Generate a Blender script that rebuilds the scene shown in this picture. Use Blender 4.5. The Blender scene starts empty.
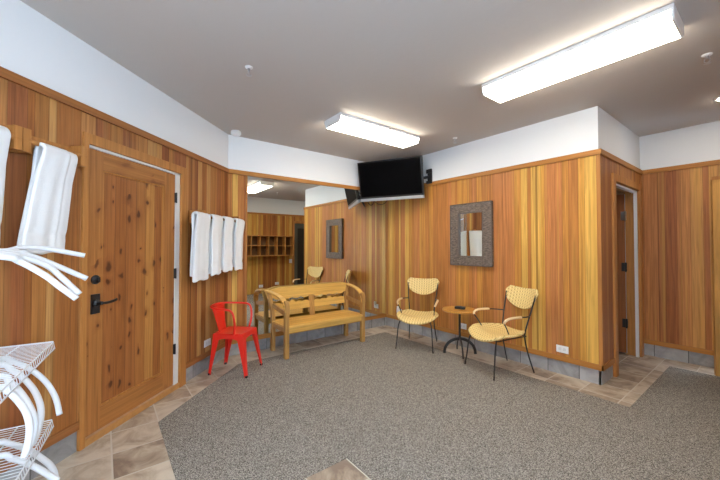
import bpy, bmesh, math, random
from mathutils import Vector, Matrix
random.seed(7)
scene = bpy.context.scene
COL = scene.collection
PI = math.pi
R2 = math.sqrt(2.0)
H = 2.814          # ceiling
T = 2.366          # top of the wood panelling
BZ = 0.147         # top of the stone base
UE = 3.19          # length of the right wall
DA = 1.557         # depth of the alcove
VL = 2.69          # length of the mirror wall
XF = 5.15          # wall behind the camera
YR = -6.2          # rear wall

# ------------------------------------------------------------------ helpers
def V(*a): return Vector(a)

class MB:
    def __init__(s): s.bm = bmesh.new()
    def box(s, x0, x1, y0, y1, z0, z1, M=None, bev=0.0):
        g = bmesh.ops.create_cube(s.bm, size=1.0)
        vs = g['verts']
        for v in vs:
            v.co = Vector((x0 + (v.co.x + .5) * (x1 - x0), y0 + (v.co.y + .5) * (y1 - y0), z0 + (v.co.z + .5) * (z1 - z0)))
        if bev > 0:
            es = list({e for v in vs for e in v.link_edges})
            r = bmesh.ops.bevel(s.bm, geom=es, offset=bev, segments=2, affect='EDGES', profile=0.6)
            vs = list({v for f in r['faces'] for v in f.verts} | {v for v in vs if v.is_valid})
        if M is not None:
            for v in vs: v.co = M @ v.co
        return s
    def prism(s, pts, off, M=None):
        """pts: 3-D polygon, extruded by vector off"""
        off = Vector(off)
        a = [Vector(p) for p in pts]; b = [p + off for p in a]
        if M is not None:
            a = [M @ p for p in a]; b = [M @ p for p in b]
        va = [s.bm.verts.new(p) for p in a]; vb = [s.bm.verts.new(p) for p in b]
        n = len(va)
        s.bm.faces.new(va[::-1]); s.bm.faces.new(vb)
        for i in range(n):
            s.bm.faces.new((va[i], va[(i + 1) % n], vb[(i + 1) % n], vb[i]))
        return s
    def sweep(s, path, prof, M=None, side=None, scales=None, caps=True, closed=False):
        """prof: list of (a,b) in the frame (side, up) carried along the path"""
        P = [Vector(p) for p in path]
        if M is not None: P = [M @ p for p in P]
        n = len(P); rings = []
        ref = None
        for i in range(n):
            if closed: t = (P[(i + 1) % n] - P[i - 1])
            else: t = P[min(i + 1, n - 1)] - P[max(i - 1, 0)]
            t.normalize()
            if ref is None:
                sd = Vector(side) if side is not None else (Vector((0, 0, 1)) if abs(t.z) < .9 else Vector((1, 0, 0)))
                if M is not None and side is not None: sd = M.to_3x3() @ sd
            else: sd = ref
            sd = (sd - t * sd.dot(t))
            if sd.length < 1e-6: sd = t.orthogonal()
            sd.normalize(); ref = sd
            up = t.cross(sd)
            k = scales[i] if scales else 1.0
            ka, kb = (k if isinstance(k, tuple) else (k, k))
            rings.append([s.bm.verts.new(P[i] + sd * a * ka + up * b * kb) for a, b in prof])
        m = len(prof)
        rng = range(n) if closed else range(n - 1)
        for i in rng:
            A = rings[i]; B = rings[(i + 1) % n]
            for j in range(m):
                s.bm.faces.new((A[j], A[(j + 1) % m], B[(j + 1) % m], B[j]))
        if caps and not closed:
            s.bm.faces.new(rings[0][::-1]); s.bm.faces.new(rings[-1])
        return s
    def tube(s, path, r, M=None, seg=10, radii=None, closed=False):
        prof = [(r * math.cos(2 * PI * k / seg), r * math.sin(2 * PI * k / seg)) for k in range(seg)]
        return s.sweep(path, prof, M, scales=radii, closed=closed)
    def lathe(s, prof, c=(0, 0, 0), M=None, seg=24, axis='z'):
        """prof: list of (r, z)"""
        c = Vector(c); rings = []
        for r, z in prof:
            ring = []
            for k in range(seg):
                a = 2 * PI * k / seg
                if axis == 'z': p = c + Vector((r * math.cos(a), r * math.sin(a), z))
                elif axis == 'y': p = c + Vector((r * math.cos(a), z, r * math.sin(a)))
                else: p = c + Vector((z, r * math.cos(a), r * math.sin(a)))
                if M is not None: p = M @ p
                ring.append(s.bm.verts.new(p))
            rings.append(ring)
        for A, B in zip(rings, rings[1:]):
            for k in range(seg):
                s.bm.faces.new((A[k], A[(k + 1) % seg], B[(k + 1) % seg], B[k]))
        s.bm.faces.new(rings[0][::-1]); s.bm.faces.new(rings[-1])
        return s
    def grid(s, f, nu, nv):
        g = [[s.bm.verts.new(f(i / nu, j / nv)) for j in range(nv + 1)] for i in range(nu + 1)]
        for i in range(nu):
            for j in range(nv):
                s.bm.faces.new((g[i][j], g[i + 1][j], g[i + 1][j + 1], g[i][j + 1]))
        return s
    def build(s, name, mat, parent=None, smooth=False, loc=None, solid=0, sub=0, bevel=0, solid_off=0):
        bmesh.ops.recalc_face_normals(s.bm, faces=s.bm.faces)
        me = bpy.data.meshes.new(name); s.bm.to_mesh(me); s.bm.free()
        o = bpy.data.objects.new(name, me); COL.objects.link(o)
        me.materials.append(mat)
        if parent is not None: o.parent = parent
        if loc is not None: o.location = loc
        if smooth:
            for p in me.polygons: p.use_smooth = True
        if solid:
            m = o.modifiers.new('solid', 'SOLIDIFY'); m.thickness = solid; m.offset = solid_off
        if bevel:
            m = o.modifiers.new('bev', 'BEVEL'); m.width = bevel; m.segments = 2; m.limit_method = 'ANGLE'; m.angle_limit = 0.7
        if sub:
            m = o.modifiers.new('sub', 'SUBSURF'); m.levels = sub; m.render_levels = sub
        return o

def smooth_path(pts, n=6, closed=False):
    P = [Vector(p) for p in pts]; out = []
    N = len(P)
    rng = N if closed else N - 1
    for i in range(rng):
        if closed: p0, p1, p2, p3 = P[i - 1], P[i], P[(i + 1) % N], P[(i + 2) % N]
        else:
            p1, p2 = P[i], P[i + 1]
            p0 = P[i - 1] if i > 0 else p1 * 2 - p2
            p3 = P[i + 2] if i + 2 < N else p2 * 2 - p1
        for k in range(n):
            t = k / n
            out.append(0.5 * ((2 * p1) + (p2 - p0) * t + (2 * p0 - 5 * p1 + 4 * p2 - p3) * t * t + (3 * p1 - p0 - 3 * p2 + p3) * t ** 3))
    if not closed: out.append(P[-1])
    return out

def tag(o, label, cat, group=None):
    o['label'] = label; o['category'] = cat
    if group: o['group'] = group
    return o
def thing(name, label, cat, loc=(0, 0, 0), rz=0.0, group=None):
    o = bpy.data.objects.new(name, None); COL.objects.link(o)
    o.empty_display_size = .1
    o.location = loc; o.rotation_euler = (0, 0, rz)
    return tag(o, label, cat, group)
def struct(o): o['kind'] = 'structure'; return o
def sempty(name):
    o = bpy.data.objects.new(name, None); COL.objects.link(o); o['kind'] = 'structure'; return o
def copy_tree(o, parent=None):
    c = o.copy(); COL.objects.link(c)
    if parent is not None: c.parent = parent
    for ch in [x for x in scene.objects if x.parent == o]: copy_tree(ch, c)
    return c

# frame of the left wall: x' = distance s from the corner with the mirror wall, y' = distance off the wall, z
ML = Matrix(((1 / R2, 1 / R2, 0, 0), (-1 / R2, 1 / R2, 0, -VL), (0, 0, 1, 0), (0, 0, 0, 1)))

# ------------------------------------------------------------------ materials
def new_mat(name):
    m = bpy.data.materials.new(name); m.use_nodes = True
    nt = m.node_tree; b = nt.nodes['Principled BSDF']
    return m, nt, b
def N(nt, t, **kw):
    n = nt.nodes.new(t)
    for k, v in kw.items():
        if k.startswith('i_'):
            key = k[2:]; n.inputs[int(key) if key.isdigit() else key].default_value = v
        else: setattr(n, k, v)
    return n
def L(nt, a, b): nt.links.new(a, b)
def math_n(nt, op, a, b=None, c=None):
    n = nt.nodes.new('ShaderNodeMath'); n.operation = op
    for i, x in enumerate((a, b, c)):
        if x is None: continue
        if isinstance(x, (int, float)): n.inputs[i].default_value = x
        else: L(nt, x, n.inputs[i])
    return n.outputs[0]
def ramp(nt, fac, stops, interp='LINEAR'):
    r = nt.nodes.new('ShaderNodeValToRGB'); cr = r.color_ramp; cr.interpolation = interp
    while len(cr.elements) < len(stops): cr.elements.new(0.5)
    for e, (p, c) in zip(cr.elements, stops): e.position = p; e.color = (*c, 1)
    L(nt, fac, r.inputs[0]); return r.outputs[0]
def mix(nt, fac, a, b, mode='MIX'):
    m = nt.nodes.new('ShaderNodeMix'); m.data_type = 'RGBA'; m.blend_type = mode
    for sock, x in ((m.inputs[0], fac), (m.inputs[6], a), (m.inputs[7], b)):
        if isinstance(x, (int, float)): sock.default_value = x
        elif isinstance(x, tuple): sock.default_value = (*x, 1)
        else: L(nt, x, sock)
    return m.outputs[2]
def simple(name, col, rough=.5, metal=0.0, bump=0.0, bscale=80, var=0.0, spec=None):
    m, nt, b = new_mat(name)
    b.inputs['Roughness'].default_value = rough; b.inputs['Metallic'].default_value = metal
    tc = N(nt, 'ShaderNodeTexCoord')
    nz = N(nt, 'ShaderNodeTexNoise', i_Scale=bscale, i_Detail=3.0); L(nt, tc.outputs['Object'], nz.inputs['Vector'])
    if var > 0:
        c = ramp(nt, nz.outputs['Fac'], [(.3, tuple(x * (1 - var) for x in col)), (.7, tuple(min(1, x * (1 + var)) for x in col))])
        L(nt, c, b.inputs['Base Color'])
    else: b.inputs['Base Color'].default_value = (*col, 1)
    if bump > 0:
        bp = N(nt, 'ShaderNodeBump', i_Strength=bump, i_Distance=.004); L(nt, nz.outputs['Fac'], bp.inputs['Height']); L(nt, bp.outputs[0], b.inputs['Normal'])
    if spec is not None: b.inputs['Specular IOR Level'].default_value = spec
    return m
def planks(name, direction, width, stops, grain=.35, knots=0.0, rough=.48, groove=True, along='z', phase=0.0, streak=(.60, .335, .066)):
    """boards running along z (or another axis), laid side by side along `direction`"""
    m, nt, b = new_mat(name)
    tc = N(nt, 'ShaderNodeTexCoord'); co = tc.outputs['Object']
    d = N(nt, 'ShaderNodeVectorMath', operation='DOT_PRODUCT'); L(nt, co, d.inputs[0]); d.inputs[1].default_value = direction
    s = math_n(nt, 'ADD', math_n(nt, 'DIVIDE', d.outputs['Value'], width), 100.0 + phase)
    if groove and along == 'z' and knots == 0:
        wob = N(nt, 'ShaderNodeTexNoise', noise_dimensions='1D', i_Scale=.9, i_Detail=0.0); L(nt, s, wob.inputs['W'])
        s = math_n(nt, 'ADD', s, math_n(nt, 'MULTIPLY', wob.outputs['Fac'], 1.3))
    idx = math_n(nt, 'FLOOR', s); fr = math_n(nt, 'FRACT', s)
    wn = N(nt, 'ShaderNodeTexWhiteNoise', noise_dimensions='1D'); L(nt, idx, wn.inputs['W'])
    # stretched grain coordinates: across the board fast, along it slow, shifted per board
    sep = N(nt, 'ShaderNodeSeparateXYZ'); L(nt, co, sep.inputs[0])
    ln = {'x': sep.outputs[0], 'y': sep.outputs[1], 'z': sep.outputs[2]}[along]
    comb = N(nt, 'ShaderNodeCombineXYZ')
    L(nt, math_n(nt, 'MULTIPLY', d.outputs['Value'], 55.0), comb.inputs[0])
    L(nt, math_n(nt, 'MULTIPLY', ln, 1.6), comb.inputs[1])
    L(nt, math_n(nt, 'MULTIPLY', wn.outputs['Value'], 40.0), comb.inputs[2])
    nz = N(nt, 'ShaderNodeTexNoise', i_Scale=1.0, i_Detail=4.0, i_Roughness=.6, i_Distortion=.6); L(nt, comb.outputs[0], nz.inputs['Vector'])
    base = ramp(nt, wn.outputs['Value'], stops, 'CONSTANT')
    g = ramp(nt, nz.outputs['Fac'], [(.3, (1 - grain,) * 3), (.7, (1 + grain * .6,) * 3)])
    c = mix(nt, 1.0, base, g, 'MULTIPLY')
    if groove and along == 'z' and knots == 0:      # pale sapwood streaks inside a board
        cs = N(nt, 'ShaderNodeCombineXYZ'); L(nt, math_n(nt, 'MULTIPLY', d.outputs['Value'], 24.0), cs.inputs[0]); L(nt, math_n(nt, 'MULTIPLY', ln, .25), cs.inputs[1]); L(nt, math_n(nt, 'MULTIPLY', wn.outputs['Value'], 30.0), cs.inputs[2])
        n2 = N(nt, 'ShaderNodeTexNoise', i_Scale=1.0, i_Detail=1.0); L(nt, cs.outputs[0], n2.inputs['Vector'])
        sm = N(nt, 'ShaderNodeMapRange', i_1=.54, i_2=.70, i_3=0.0, i_4=.38); L(nt, n2.outputs['Fac'], sm.inputs[0])
        c = mix(nt, sm.outputs[0], c, streak)
    if knots > 0:
        kc = N(nt, 'ShaderNodeCombineXYZ')
        L(nt, math_n(nt, 'MULTIPLY', d.outputs['Value'], 11.0), kc.inputs[0]); L(nt, math_n(nt, 'MULTIPLY', ln, 6.5), kc.inputs[1])
        L(nt, math_n(nt, 'MULTIPLY', wn.outputs['Value'], 7.0), kc.inputs[2])
        dn = N(nt, 'ShaderNodeTexNoise', i_Scale=7.0, i_Detail=2.0); L(nt, co, dn.inputs['Vector'])
        da = N(nt, 'ShaderNodeVectorMath', operation='MULTIPLY_ADD'); L(nt, dn.outputs['Color'], da.inputs[0]); da.inputs[1].default_value = (1.0, 1.0, 1.0); L(nt, kc.outputs[0], da.inputs[2])
        vo = N(nt, 'ShaderNodeTexVoronoi', i_Scale=1.0, i_Randomness=1.0); vo.voronoi_dimensions = '2D'; L(nt, da.outputs[0], vo.inputs['Vector'])
        rnd = N(nt, 'ShaderNodeSeparateColor'); L(nt, vo.outputs['Color'], rnd.inputs[0])
        size = math_n(nt, 'MULTIPLY', math_n(nt, 'MAXIMUM', math_n(nt, 'SUBTRACT', rnd.outputs[0], .5), 0.0), .58)
        q_ = math_n(nt, 'DIVIDE', vo.outputs['Distance'], math_n(nt, 'ADD', size, .001))
        soft = N(nt, 'ShaderNodeMapRange', i_1=.45, i_2=1.0, i_3=1.0, i_4=0.0); L(nt, q_, soft.inputs[0])
        halo = N(nt, 'ShaderNodeMapRange', i_1=.8, i_2=2.6, i_3=.45, i_4=0.0); L(nt, q_, halo.inputs[0])
        c = mix(nt, halo.outputs[0], c, (.22, .07, .02))
        kk = math_n(nt, 'MULTIPLY', soft.outputs[0], knots)
        c = mix(nt, kk, c, (.075, .022, .008))
    if groove:
        e = math_n(nt, 'LESS_THAN', fr, .05)
        c = mix(nt, math_n(nt, 'MULTIPLY', e, .55), c, (.1, .035, .01))
        bp = N(nt, 'ShaderNodeBump', i_Strength=.6, i_Distance=.004, invert=True); L(nt, e, bp.inputs['Height']); L(nt, bp.outputs[0], b.inputs['Normal'])
    L(nt, c, b.inputs['Base Color'])
    b.inputs['Roughness'].default_value = rough
    b.inputs['Specular IOR Level'].default_value = .25
    return m

D1, D2, D3, D4, D5, D6 = (0.343, 0.117, 0.030), (0.431, 0.167, 0.041), (0.510, 0.225, 0.047), (0.578, 0.284, 0.055), (0.647, 0.369, 0.082), (0.480, 0.184, 0.058)
CEDAR = [(0, D2), (.14, D3), (.32, D1), (.44, D4), (.60, D6), (.70, D5), (.80, D3), (.92, D2)]
CEDAR_W = [(0, D3), (.16, D6), (.3, D2), (.44, D4), (.58, D6), (.70, D5), (.80, D2), (.90, D3)]
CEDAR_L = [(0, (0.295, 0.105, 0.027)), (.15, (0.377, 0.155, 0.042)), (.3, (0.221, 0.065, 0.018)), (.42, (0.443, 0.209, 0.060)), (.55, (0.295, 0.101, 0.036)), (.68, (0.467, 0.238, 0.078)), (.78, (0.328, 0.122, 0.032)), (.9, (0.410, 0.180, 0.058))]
M_right = planks('cedar_right', (1, 0, 0), .074, CEDAR_W)
M_back = planks('cedar_mirror', (0, 1, 0), .074, CEDAR)
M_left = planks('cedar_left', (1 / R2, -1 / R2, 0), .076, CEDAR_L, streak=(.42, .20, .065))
M_side = planks('cedar_side', (0, 1, 0), .074, [(0, (.42, .165, .05)), (.3, (.33, .115, .036)), (.5, (.45, .185, .058)), (.7, (.38, .14, .045)), (.85, (.48, .21, .06))])
M_far = planks('cedar_far', (1, 0, 0), .074, [(0, (.42, .165, .05)), (.2, (.31, .105, .032)), (.4, (.47, .20, .06)), (.6, (.35, .13, .042)), (.75, (.40, .15, .05)), (.88, (.53, .26, .075))])
TRIM = planks('cedar_trim', (0, 0, 1), .4, [(0, (0.431, 0.182, 0.041)), (.5, (0.431, 0.182, 0.041))], grain=.22, groove=False, along='x')
TRIM_Y = planks('cedar_trim_y', (0, 0, 1), .4, [(0, (0.431, 0.182, 0.041)), (.5, (0.431, 0.182, 0.041))], grain=.22, groove=False, along='y')
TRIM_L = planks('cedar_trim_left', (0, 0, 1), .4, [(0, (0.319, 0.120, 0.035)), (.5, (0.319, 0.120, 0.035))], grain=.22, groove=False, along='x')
CASING = planks('casing_wood', (.7, -.7, 0), 50, [(0, (.44, .185, .048)), (.5, (.44, .185, .048))], grain=.25, groove=False)
ALDER = planks('knotty_alder', (1 / R2, -1 / R2, 0), .102, [(0, (0.370, 0.143, 0.038)), (.25, (0.310, 0.110, 0.029)), (.45, (0.464, 0.212, 0.055)), (.7, (0.344, 0.125, 0.035))], grain=.3, knots=.9, groove=True, phase=.35)
ALDER_F = planks('alder_stile', (.7, -.7, 0), 50, [(0, (0.386, 0.155, 0.042)), (.5, (0.386, 0.155, 0.042))], grain=.3, knots=.8, groove=False)
ALDER_F2 = planks('pale_alder', (.7, -.7, 0), 50, [(0, (.60, .31, .09)), (.5, (.60, .31, .09))], grain=.3, knots=.5, groove=False)  # alder with extra light put into its colour for the dim far door
BROWND = planks('brown_door_wood', (.7, -.7, 0), 50, [(0, (.30, .105, .035)), (.5, (.30, .105, .035))], grain=.3, groove=False)
ALDER_H = planks('alder_rail', (0, 0, 1), .5, [(0, (0.386, 0.155, 0.041)), (.5, (0.386, 0.155, 0.041))], grain=.3, knots=.3, groove=False, along='x')
BENCHW = planks('bench_pine', (1, 0, 0), .11, [(0, (.68, .38, .085)), (.35, (.74, .43, .11)), (.7, (.64, .35, .075))], grain=.25, groove=True, along='y')
BENCHF = planks('bench_frame_wood', (0, 0, 1), .3, [(0, (.68, .39, .095)), (.5, (.68, .39, .095))], grain=.25, groove=False, along='y')
BENCHL = planks('bench_leg_wood', (.7, -.7, 0), 50, [(0, (0.440, 0.232, 0.068)), (.5, (0.440, 0.232, 0.068))], grain=.3, groove=False)
TABLEW = planks('table_top_wood', (1, .3, 0), .09, [(0, (.52, .25, .05)), (.4, (.58, .29, .065)), (.7, (.48, .22, .045))], grain=.25, groove=False, along='y', rough=.3)
CUBW = planks('cubby_wood', (0, 0, 1), .5, [(0, (.50, .22, .055)), (.5, (.50, .22, .055))], grain=.25, groove=False, along='y')

PLASTER = simple('white_plaster', (.78, .79, .80), .85, bump=.08, bscale=60)
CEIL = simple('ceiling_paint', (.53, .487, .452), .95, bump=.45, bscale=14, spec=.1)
TERRY = simple('white_terry', (.77, .78, .79), .95, bump=.5, bscale=220)
TERRY2 = simple('cream_terry', (.83, .81, .76), .95, bump=.5, bscale=220)
BLACK = simple('black_iron', (.012, .012, .014), .45)
BLACKP = simple('black_plastic', (.006, .006, .007), .35)
DARKG = simple('dark_grey_metal', (.05, .052, .055), .4, .6)
SILVER = simple('silver_plastic', (.42, .43, .45), .35, .3)
STEEL = simple('bright_steel', (.55, .56, .58), .3, 1.0)
WHITEP = simple('white_plastic', (.82, .82, .82), .4)
OFFW = simple('white_weatherstrip', (.66, .63, .60), .5)
PVC = simple('white_pvc', (.63, .645, .67), .35)
WIREW = simple('white_coated_wire', (.66, .67, .69), .35)
RED = simple('red_enamel', (.72, .022, .012), .3)
ROPE = simple('rattan_wrap', (.78, .55, .30), .6, bump=.4, bscale=150)
DARKD = simple('dark_door_paint', (.03, .027, .025), .4)
GAP_SHADE = simple('dark_gap', (.01, .008, .006), .9)
TREADW = simple('threshold_wood', (.45, .21, .06), .45, var=.12, bscale=20)

def mk_rattan():
    m, nt, b = new_mat('woven_rattan')
    tc = N(nt, 'ShaderNodeTexCoord')
    sep = N(nt, 'ShaderNodeSeparateXYZ'); L(nt, tc.outputs['Object'], sep.inputs[0])
    jit = N(nt, 'ShaderNodeTexNoise', i_Scale=14.0); L(nt, tc.outputs['Object'], jit.inputs['Vector'])
    uu = math_n(nt, 'MULTIPLY_ADD', jit.outputs['Fac'], 1.2, math_n(nt, 'MULTIPLY', sep.outputs[0], 2 * PI / .036))
    vv = math_n(nt, 'MULTIPLY', math_n(nt, 'ADD', sep.outputs[1], sep.outputs[2]), 2 * PI / .026)
    h = math_n(nt, 'MULTIPLY_ADD', math_n(nt, 'MULTIPLY', math_n(nt, 'SINE', uu), math_n(nt, 'SINE', vv)), .3, math_n(nt, 'MULTIPLY_ADD', math_n(nt, 'SINE', uu), .2, .5))
    c = ramp(nt, h, [(.05, (.42, .26, .075)), (.4, (.72, .51, .19)), (.9, (.85, .66, .30))]); L(nt, c, b.inputs['Base Color'])
    bp = N(nt, 'ShaderNodeBump', i_Strength=.7, i_Distance=.004); L(nt, h, bp.inputs['Height']); L(nt, bp.outputs[0], b.inputs['Normal'])
    b.inputs['Roughness'].default_value = .6
    return m
RATTAN = mk_rattan()

def mk_tile(name, stops, ox, oy, tw, th, grout, gcol, axis=None, rough=.45, nscale=5.0):
    m, nt, b = new_mat(name)
    tc = N(nt, 'ShaderNodeTexCoord'); sep = N(nt, 'ShaderNodeSeparateXYZ'); L(nt, tc.outputs['Object'], sep.inputs[0])
    if axis is None: a, c2 = sep.outputs[0], sep.outputs[1]
    else:
        d = N(nt, 'ShaderNodeVectorMath', operation='DOT_PRODUCT'); L(nt, tc.outputs['Object'], d.inputs[0]); d.inputs[1].default_value = axis
        a, c2 = d.outputs['Value'], sep.outputs[2]
    u = math_n(nt, 'ADD', math_n(nt, 'DIVIDE', math_n(nt, 'SUBTRACT', a, ox), tw), 50.0)
    v = math_n(nt, 'ADD', math_n(nt, 'DIVIDE', math_n(nt, 'SUBTRACT', c2, oy), th), 50.0)
    iu, iv = math_n(nt, 'FLOOR', u), math_n(nt, 'FLOOR', v); fu, fv = math_n(nt, 'FRACT', u), math_n(nt, 'FRACT', v)
    g = math_n(nt, 'MAXIMUM', math_n(nt, 'LESS_THAN', fu, grout / tw), math_n(nt, 'LESS_THAN', fv, grout / th))
    cm = N(nt, 'ShaderNodeCombineXYZ'); L(nt, iu, cm.inputs[0]); L(nt, iv, cm.inputs[1])
    wn = N(nt, 'ShaderNodeTexWhiteNoise', noise_dimensions='2D'); L(nt, cm.outputs[0], wn.inputs['Vector'])
    ad = N(nt, 'ShaderNodeVectorMath', operation='MULTIPLY_ADD'); L(nt, wn.outputs['Color'], ad.inputs[0]); ad.inputs[1].default_value = (9, 9, 9); L(nt, tc.outputs['Object'], ad.inputs[2])
    nz = N(nt, 'ShaderNodeTexNoise', i_Scale=nscale, i_Detail=6.0, i_Roughness=.62, i_Distortion=.8); L(nt, ad.outputs[0], nz.inputs['Vector'])
    f = math_n(nt, 'ADD', math_n(nt, 'MULTIPLY', nz.outputs['Fac'], 1.1), math_n(nt, 'MULTIPLY', math_n(nt, 'SUBTRACT', wn.outputs['Value'], .6), .28))
    c = mix(nt, g, ramp(nt, f, stops), gcol); L(nt, c, b.inputs['Base Color'])
    hh = math_n(nt, 'SUBTRACT', math_n(nt, 'MULTIPLY', nz.outputs['Fac'], .5), g)
    bp = N(nt, 'ShaderNodeBump', i_Strength=.45, i_Distance=.004); L(nt, hh, bp.inputs['Height']); L(nt, bp.outputs[0], b.inputs['Normal'])
    b.inputs['Roughness'].default_value = rough
    return m
SLATE = [(.28, (.21, .15, .11)), (.43, (.36, .28, .205)), (.55, (.47, .385, .295)), (.70, (.58, .50, .40))]
FLOORT = mk_tile('slate_floor_tile', SLATE, 1.235, -3.578, .308, .303, .010, (.56, .51, .44), nscale=5.0)
GREYS = [(.25, (.19, .18, .175)), (.5, (.30, .29, .285)), (.75, (.40, .385, .37))]
BASE_X = mk_tile('grey_stone_base_x', GREYS, .21, -.9, .308, 2.0, .006, (.05, .045, .04), axis=(1, 0, 0))
BASE_Y = mk_tile('grey_stone_base_y', GREYS, .29, -.9, .308, 2.0, .006, (.05, .045, .04), axis=(0, 1, 0))
BASE_L = mk_tile('grey_stone_base_left', GREYS, .42, -.9, .308, 2.0, .006, (.08, .07, .06), axis=(1 / R2, -1 / R2, 0))
def mk_carpet():
    m, nt, b = new_mat('loop_carpet')
    tc = N(nt, 'ShaderNodeTexCoord')
    n1 = N(nt, 'ShaderNodeTexNoise', i_Scale=160.0, i_Detail=2.0); L(nt, tc.outputs['Object'], n1.inputs['Vector'])
    vo = N(nt, 'ShaderNodeTexVoronoi', i_Scale=210.0); L(nt, tc.outputs['Object'], vo.inputs['Vector'])
    f = math_n(nt, 'ADD', math_n(nt, 'MULTIPLY', n1.outputs['Fac'], .7), math_n(nt, 'MULTIPLY', vo.outputs['Distance'], .35))
    c = ramp(nt, f, [(.36, (.05, .045, .039)), (.5, (.175, .157, .136)), (.64, (.42, .385, .34))]); L(nt, c, b.inputs['Base Color'])
    bp = N(nt, 'ShaderNodeBump', i_Strength=.8, i_Distance=.006); L(nt, f, bp.inputs['Height']); L(nt, bp.outputs[0], b.inputs['Normal'])
    b.inputs['Roughness'].default_value = 1.0; b.inputs['Specular IOR Level'].default_value = .1
    return m
CARPET = mk_carpet()
def mk_bark():
    m, nt, b = new_mat('woven_grey_frame')
    tc = N(nt, 'ShaderNodeTexCoord')
    mp = N(nt, 'ShaderNodeMapping'); mp.inputs['Scale'].default_value = (28, 28, 110); L(nt, tc.outputs['Object'], mp.inputs[0])
    nz = N(nt, 'ShaderNodeTexNoise', i_Scale=1.0, i_Detail=3.0); L(nt, mp.outputs[0], nz.inputs['Vector'])
    c = ramp(nt, nz.outputs['Fac'], [(.3, (.065, .045, .035)), (.5, (.135, .10, .078)), (.72, (.23, .18, .145))]); L(nt, c, b.inputs['Base Color'])
    bp = N(nt, 'ShaderNodeBump', i_Strength=.9, i_Distance=.008); L(nt, nz.outputs['Fac'], bp.inputs['Height']); L(nt, bp.outputs[0], b.inputs['Normal'])
    b.inputs['Roughness'].default_value = .6
    return m
BARK = mk_bark()
def mk_mirror(name, tint):
    m, nt, b = new_mat(name)
    b.inputs['Base Color'].default_value = (*tint, 1); b.inputs['Metallic'].default_value = 1.0; b.inputs['Roughness'].default_value = 0.0
    return m
MIRROR = mk_mirror('mirror_silver', (.80, .83, .80))
def mk_emit(name, col, st):
    m, nt, b = new_mat(name)
    b.inputs['Base Color'].default_value = (.9, .9, .88, 1)
    b.inputs['Emission Color'].default_value = (*col, 1); b.inputs['Emission Strength'].default_value = st
    return m
LAMP = mk_emit('lit_acrylic_diffuser', (1.0, .92, .78), 13.0)
DOWN = mk_emit('lit_downlight_lens', (1.0, .92, .78), 110.0)
def mk_glass():
    m, nt, b = new_mat('window_glass')
    b.inputs['Base Color'].default_value = (1, 1, 1, 1); b.inputs['Roughness'].default_value = 0.0
    b.inputs['Transmission Weight'].default_value = 1.0; b.inputs['IOR'].default_value = 1.0
    return m
GLASS = mk_glass()

# ------------------------------------------------------------------ setting: floor, ceiling
b = MB()
fl = [(-.1, .1), (-.1, -2.75), (3.36, -6.3), (XF + .1, -6.3), (XF + .1, DA + .1), (UE + .0, DA + .1), (UE - 1.2, DA + .1), (UE - 1.2, .1)]
b.prism([(x, y, -.1) for x, y in fl], (0, 0, .1)); struct(b.build('floor', FLOORT))
b = MB()
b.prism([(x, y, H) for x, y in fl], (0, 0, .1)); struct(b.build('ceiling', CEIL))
# carpet, with a notch for the single tile laid in it
b = MB()
polys = [
    [(.36, -.345), (.36, -2.665), (1.275, -3.58), (2.545, -3.58), (2.545, -2.97), (2.545, -2.66), (2.545, -.345)],
    [(2.545, -.345), (2.545, -2.66), (2.855, -2.66), (2.855, -.345)],
    [(2.545, -2.97), (2.545, -3.58), (2.855, -3.58), (2.855, -2.97)],
    [(2.855, -.345), (2.855, -2.66), (2.855, -2.97), (2.855, -3.58), (XF, -3.58), (XF, -.345), (3.485, -.345)],
    [(3.485, -.345), (XF, -.345), (XF, 1.245), (3.485, 1.245)]]
for p in polys: b.bm.faces.new([b.bm.verts.new((x, y, .004)) for x, y in p])
bmesh.ops.remove_doubles(b.bm, verts=b.bm.verts, dist=1e-4)
r = bmesh.ops.extrude_face_region(b.bm, geom=list(b.bm.faces))
for v in r['geom']:
    if isinstance(v, bmesh.types.BMVert): v.co.z = .0002
cp = b.build('carpet', CARPET)
tag(cp, 'grey-beige loop pile carpet covering the middle of the floor', 'carpet')

# ------------------------------------------------------------------ setting: walls
def wall(name, plaster_boxes, panel_boxes, pm, M=None):
    b = MB()
    for a in plaster_boxes: b.box(*a, M=M)
    w = struct(b.build(name, PLASTER))
    b = MB()
    for a in panel_boxes: b.box(*a, M=M)
    b.build('wood_paneling', pm, w)
    return w
PT = .012
# mirror wall (x = 0)
wall('wall_back', [(-.12, -PT, -VL, 0.1, T - .02, H), (-.12, -.03, -VL, .1, 0, T)], [(-.03, 0, -VL, -2.452, BZ, T - .03)], M_back)
# right wall (y = 0)
wall('wall_right', [(-.1, UE - PT, PT, .12, 0, H)], [(0, UE, 0, PT, BZ, T - .02)], M_right)
# alcove side (x = UE), doorway from y .47 to 1.40
OY0, OY1, OZ = .45, 1.40, 2.10
b_w = wall('wall_alcove', [(UE - .12, UE - PT, .12, OY0, 0, H), (UE - .12, UE - PT, OY1, DA + .1, 0, H), (UE - .12, UE - PT, OY0, OY1, OZ, H)],
     [(UE - PT, UE, 0.0, OY0, BZ, T - .02), (UE - PT, UE, OY1, DA, BZ, T - .02), (UE - PT, UE, OY0, OY1, OZ, T - .02)], M_side)
# far wall (y = DA), doorway x 3.88..4.64
FX0, FX1 = 3.90, 4.62
wall('wall_far', [(UE - .12, FX0, DA + PT, DA + .12, 0, H), (FX1, XF + .1, DA + PT, DA + .12, 0, H), (FX0, FX1, DA + PT, DA + .12, 2.1, H)],
     [(UE, FX0, DA, DA + PT, BZ, T - .02), (FX1, XF, DA, DA + PT, BZ, T - .02), (FX0, FX1, DA, DA + PT, 2.1, T - .02)], M_far)
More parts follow.
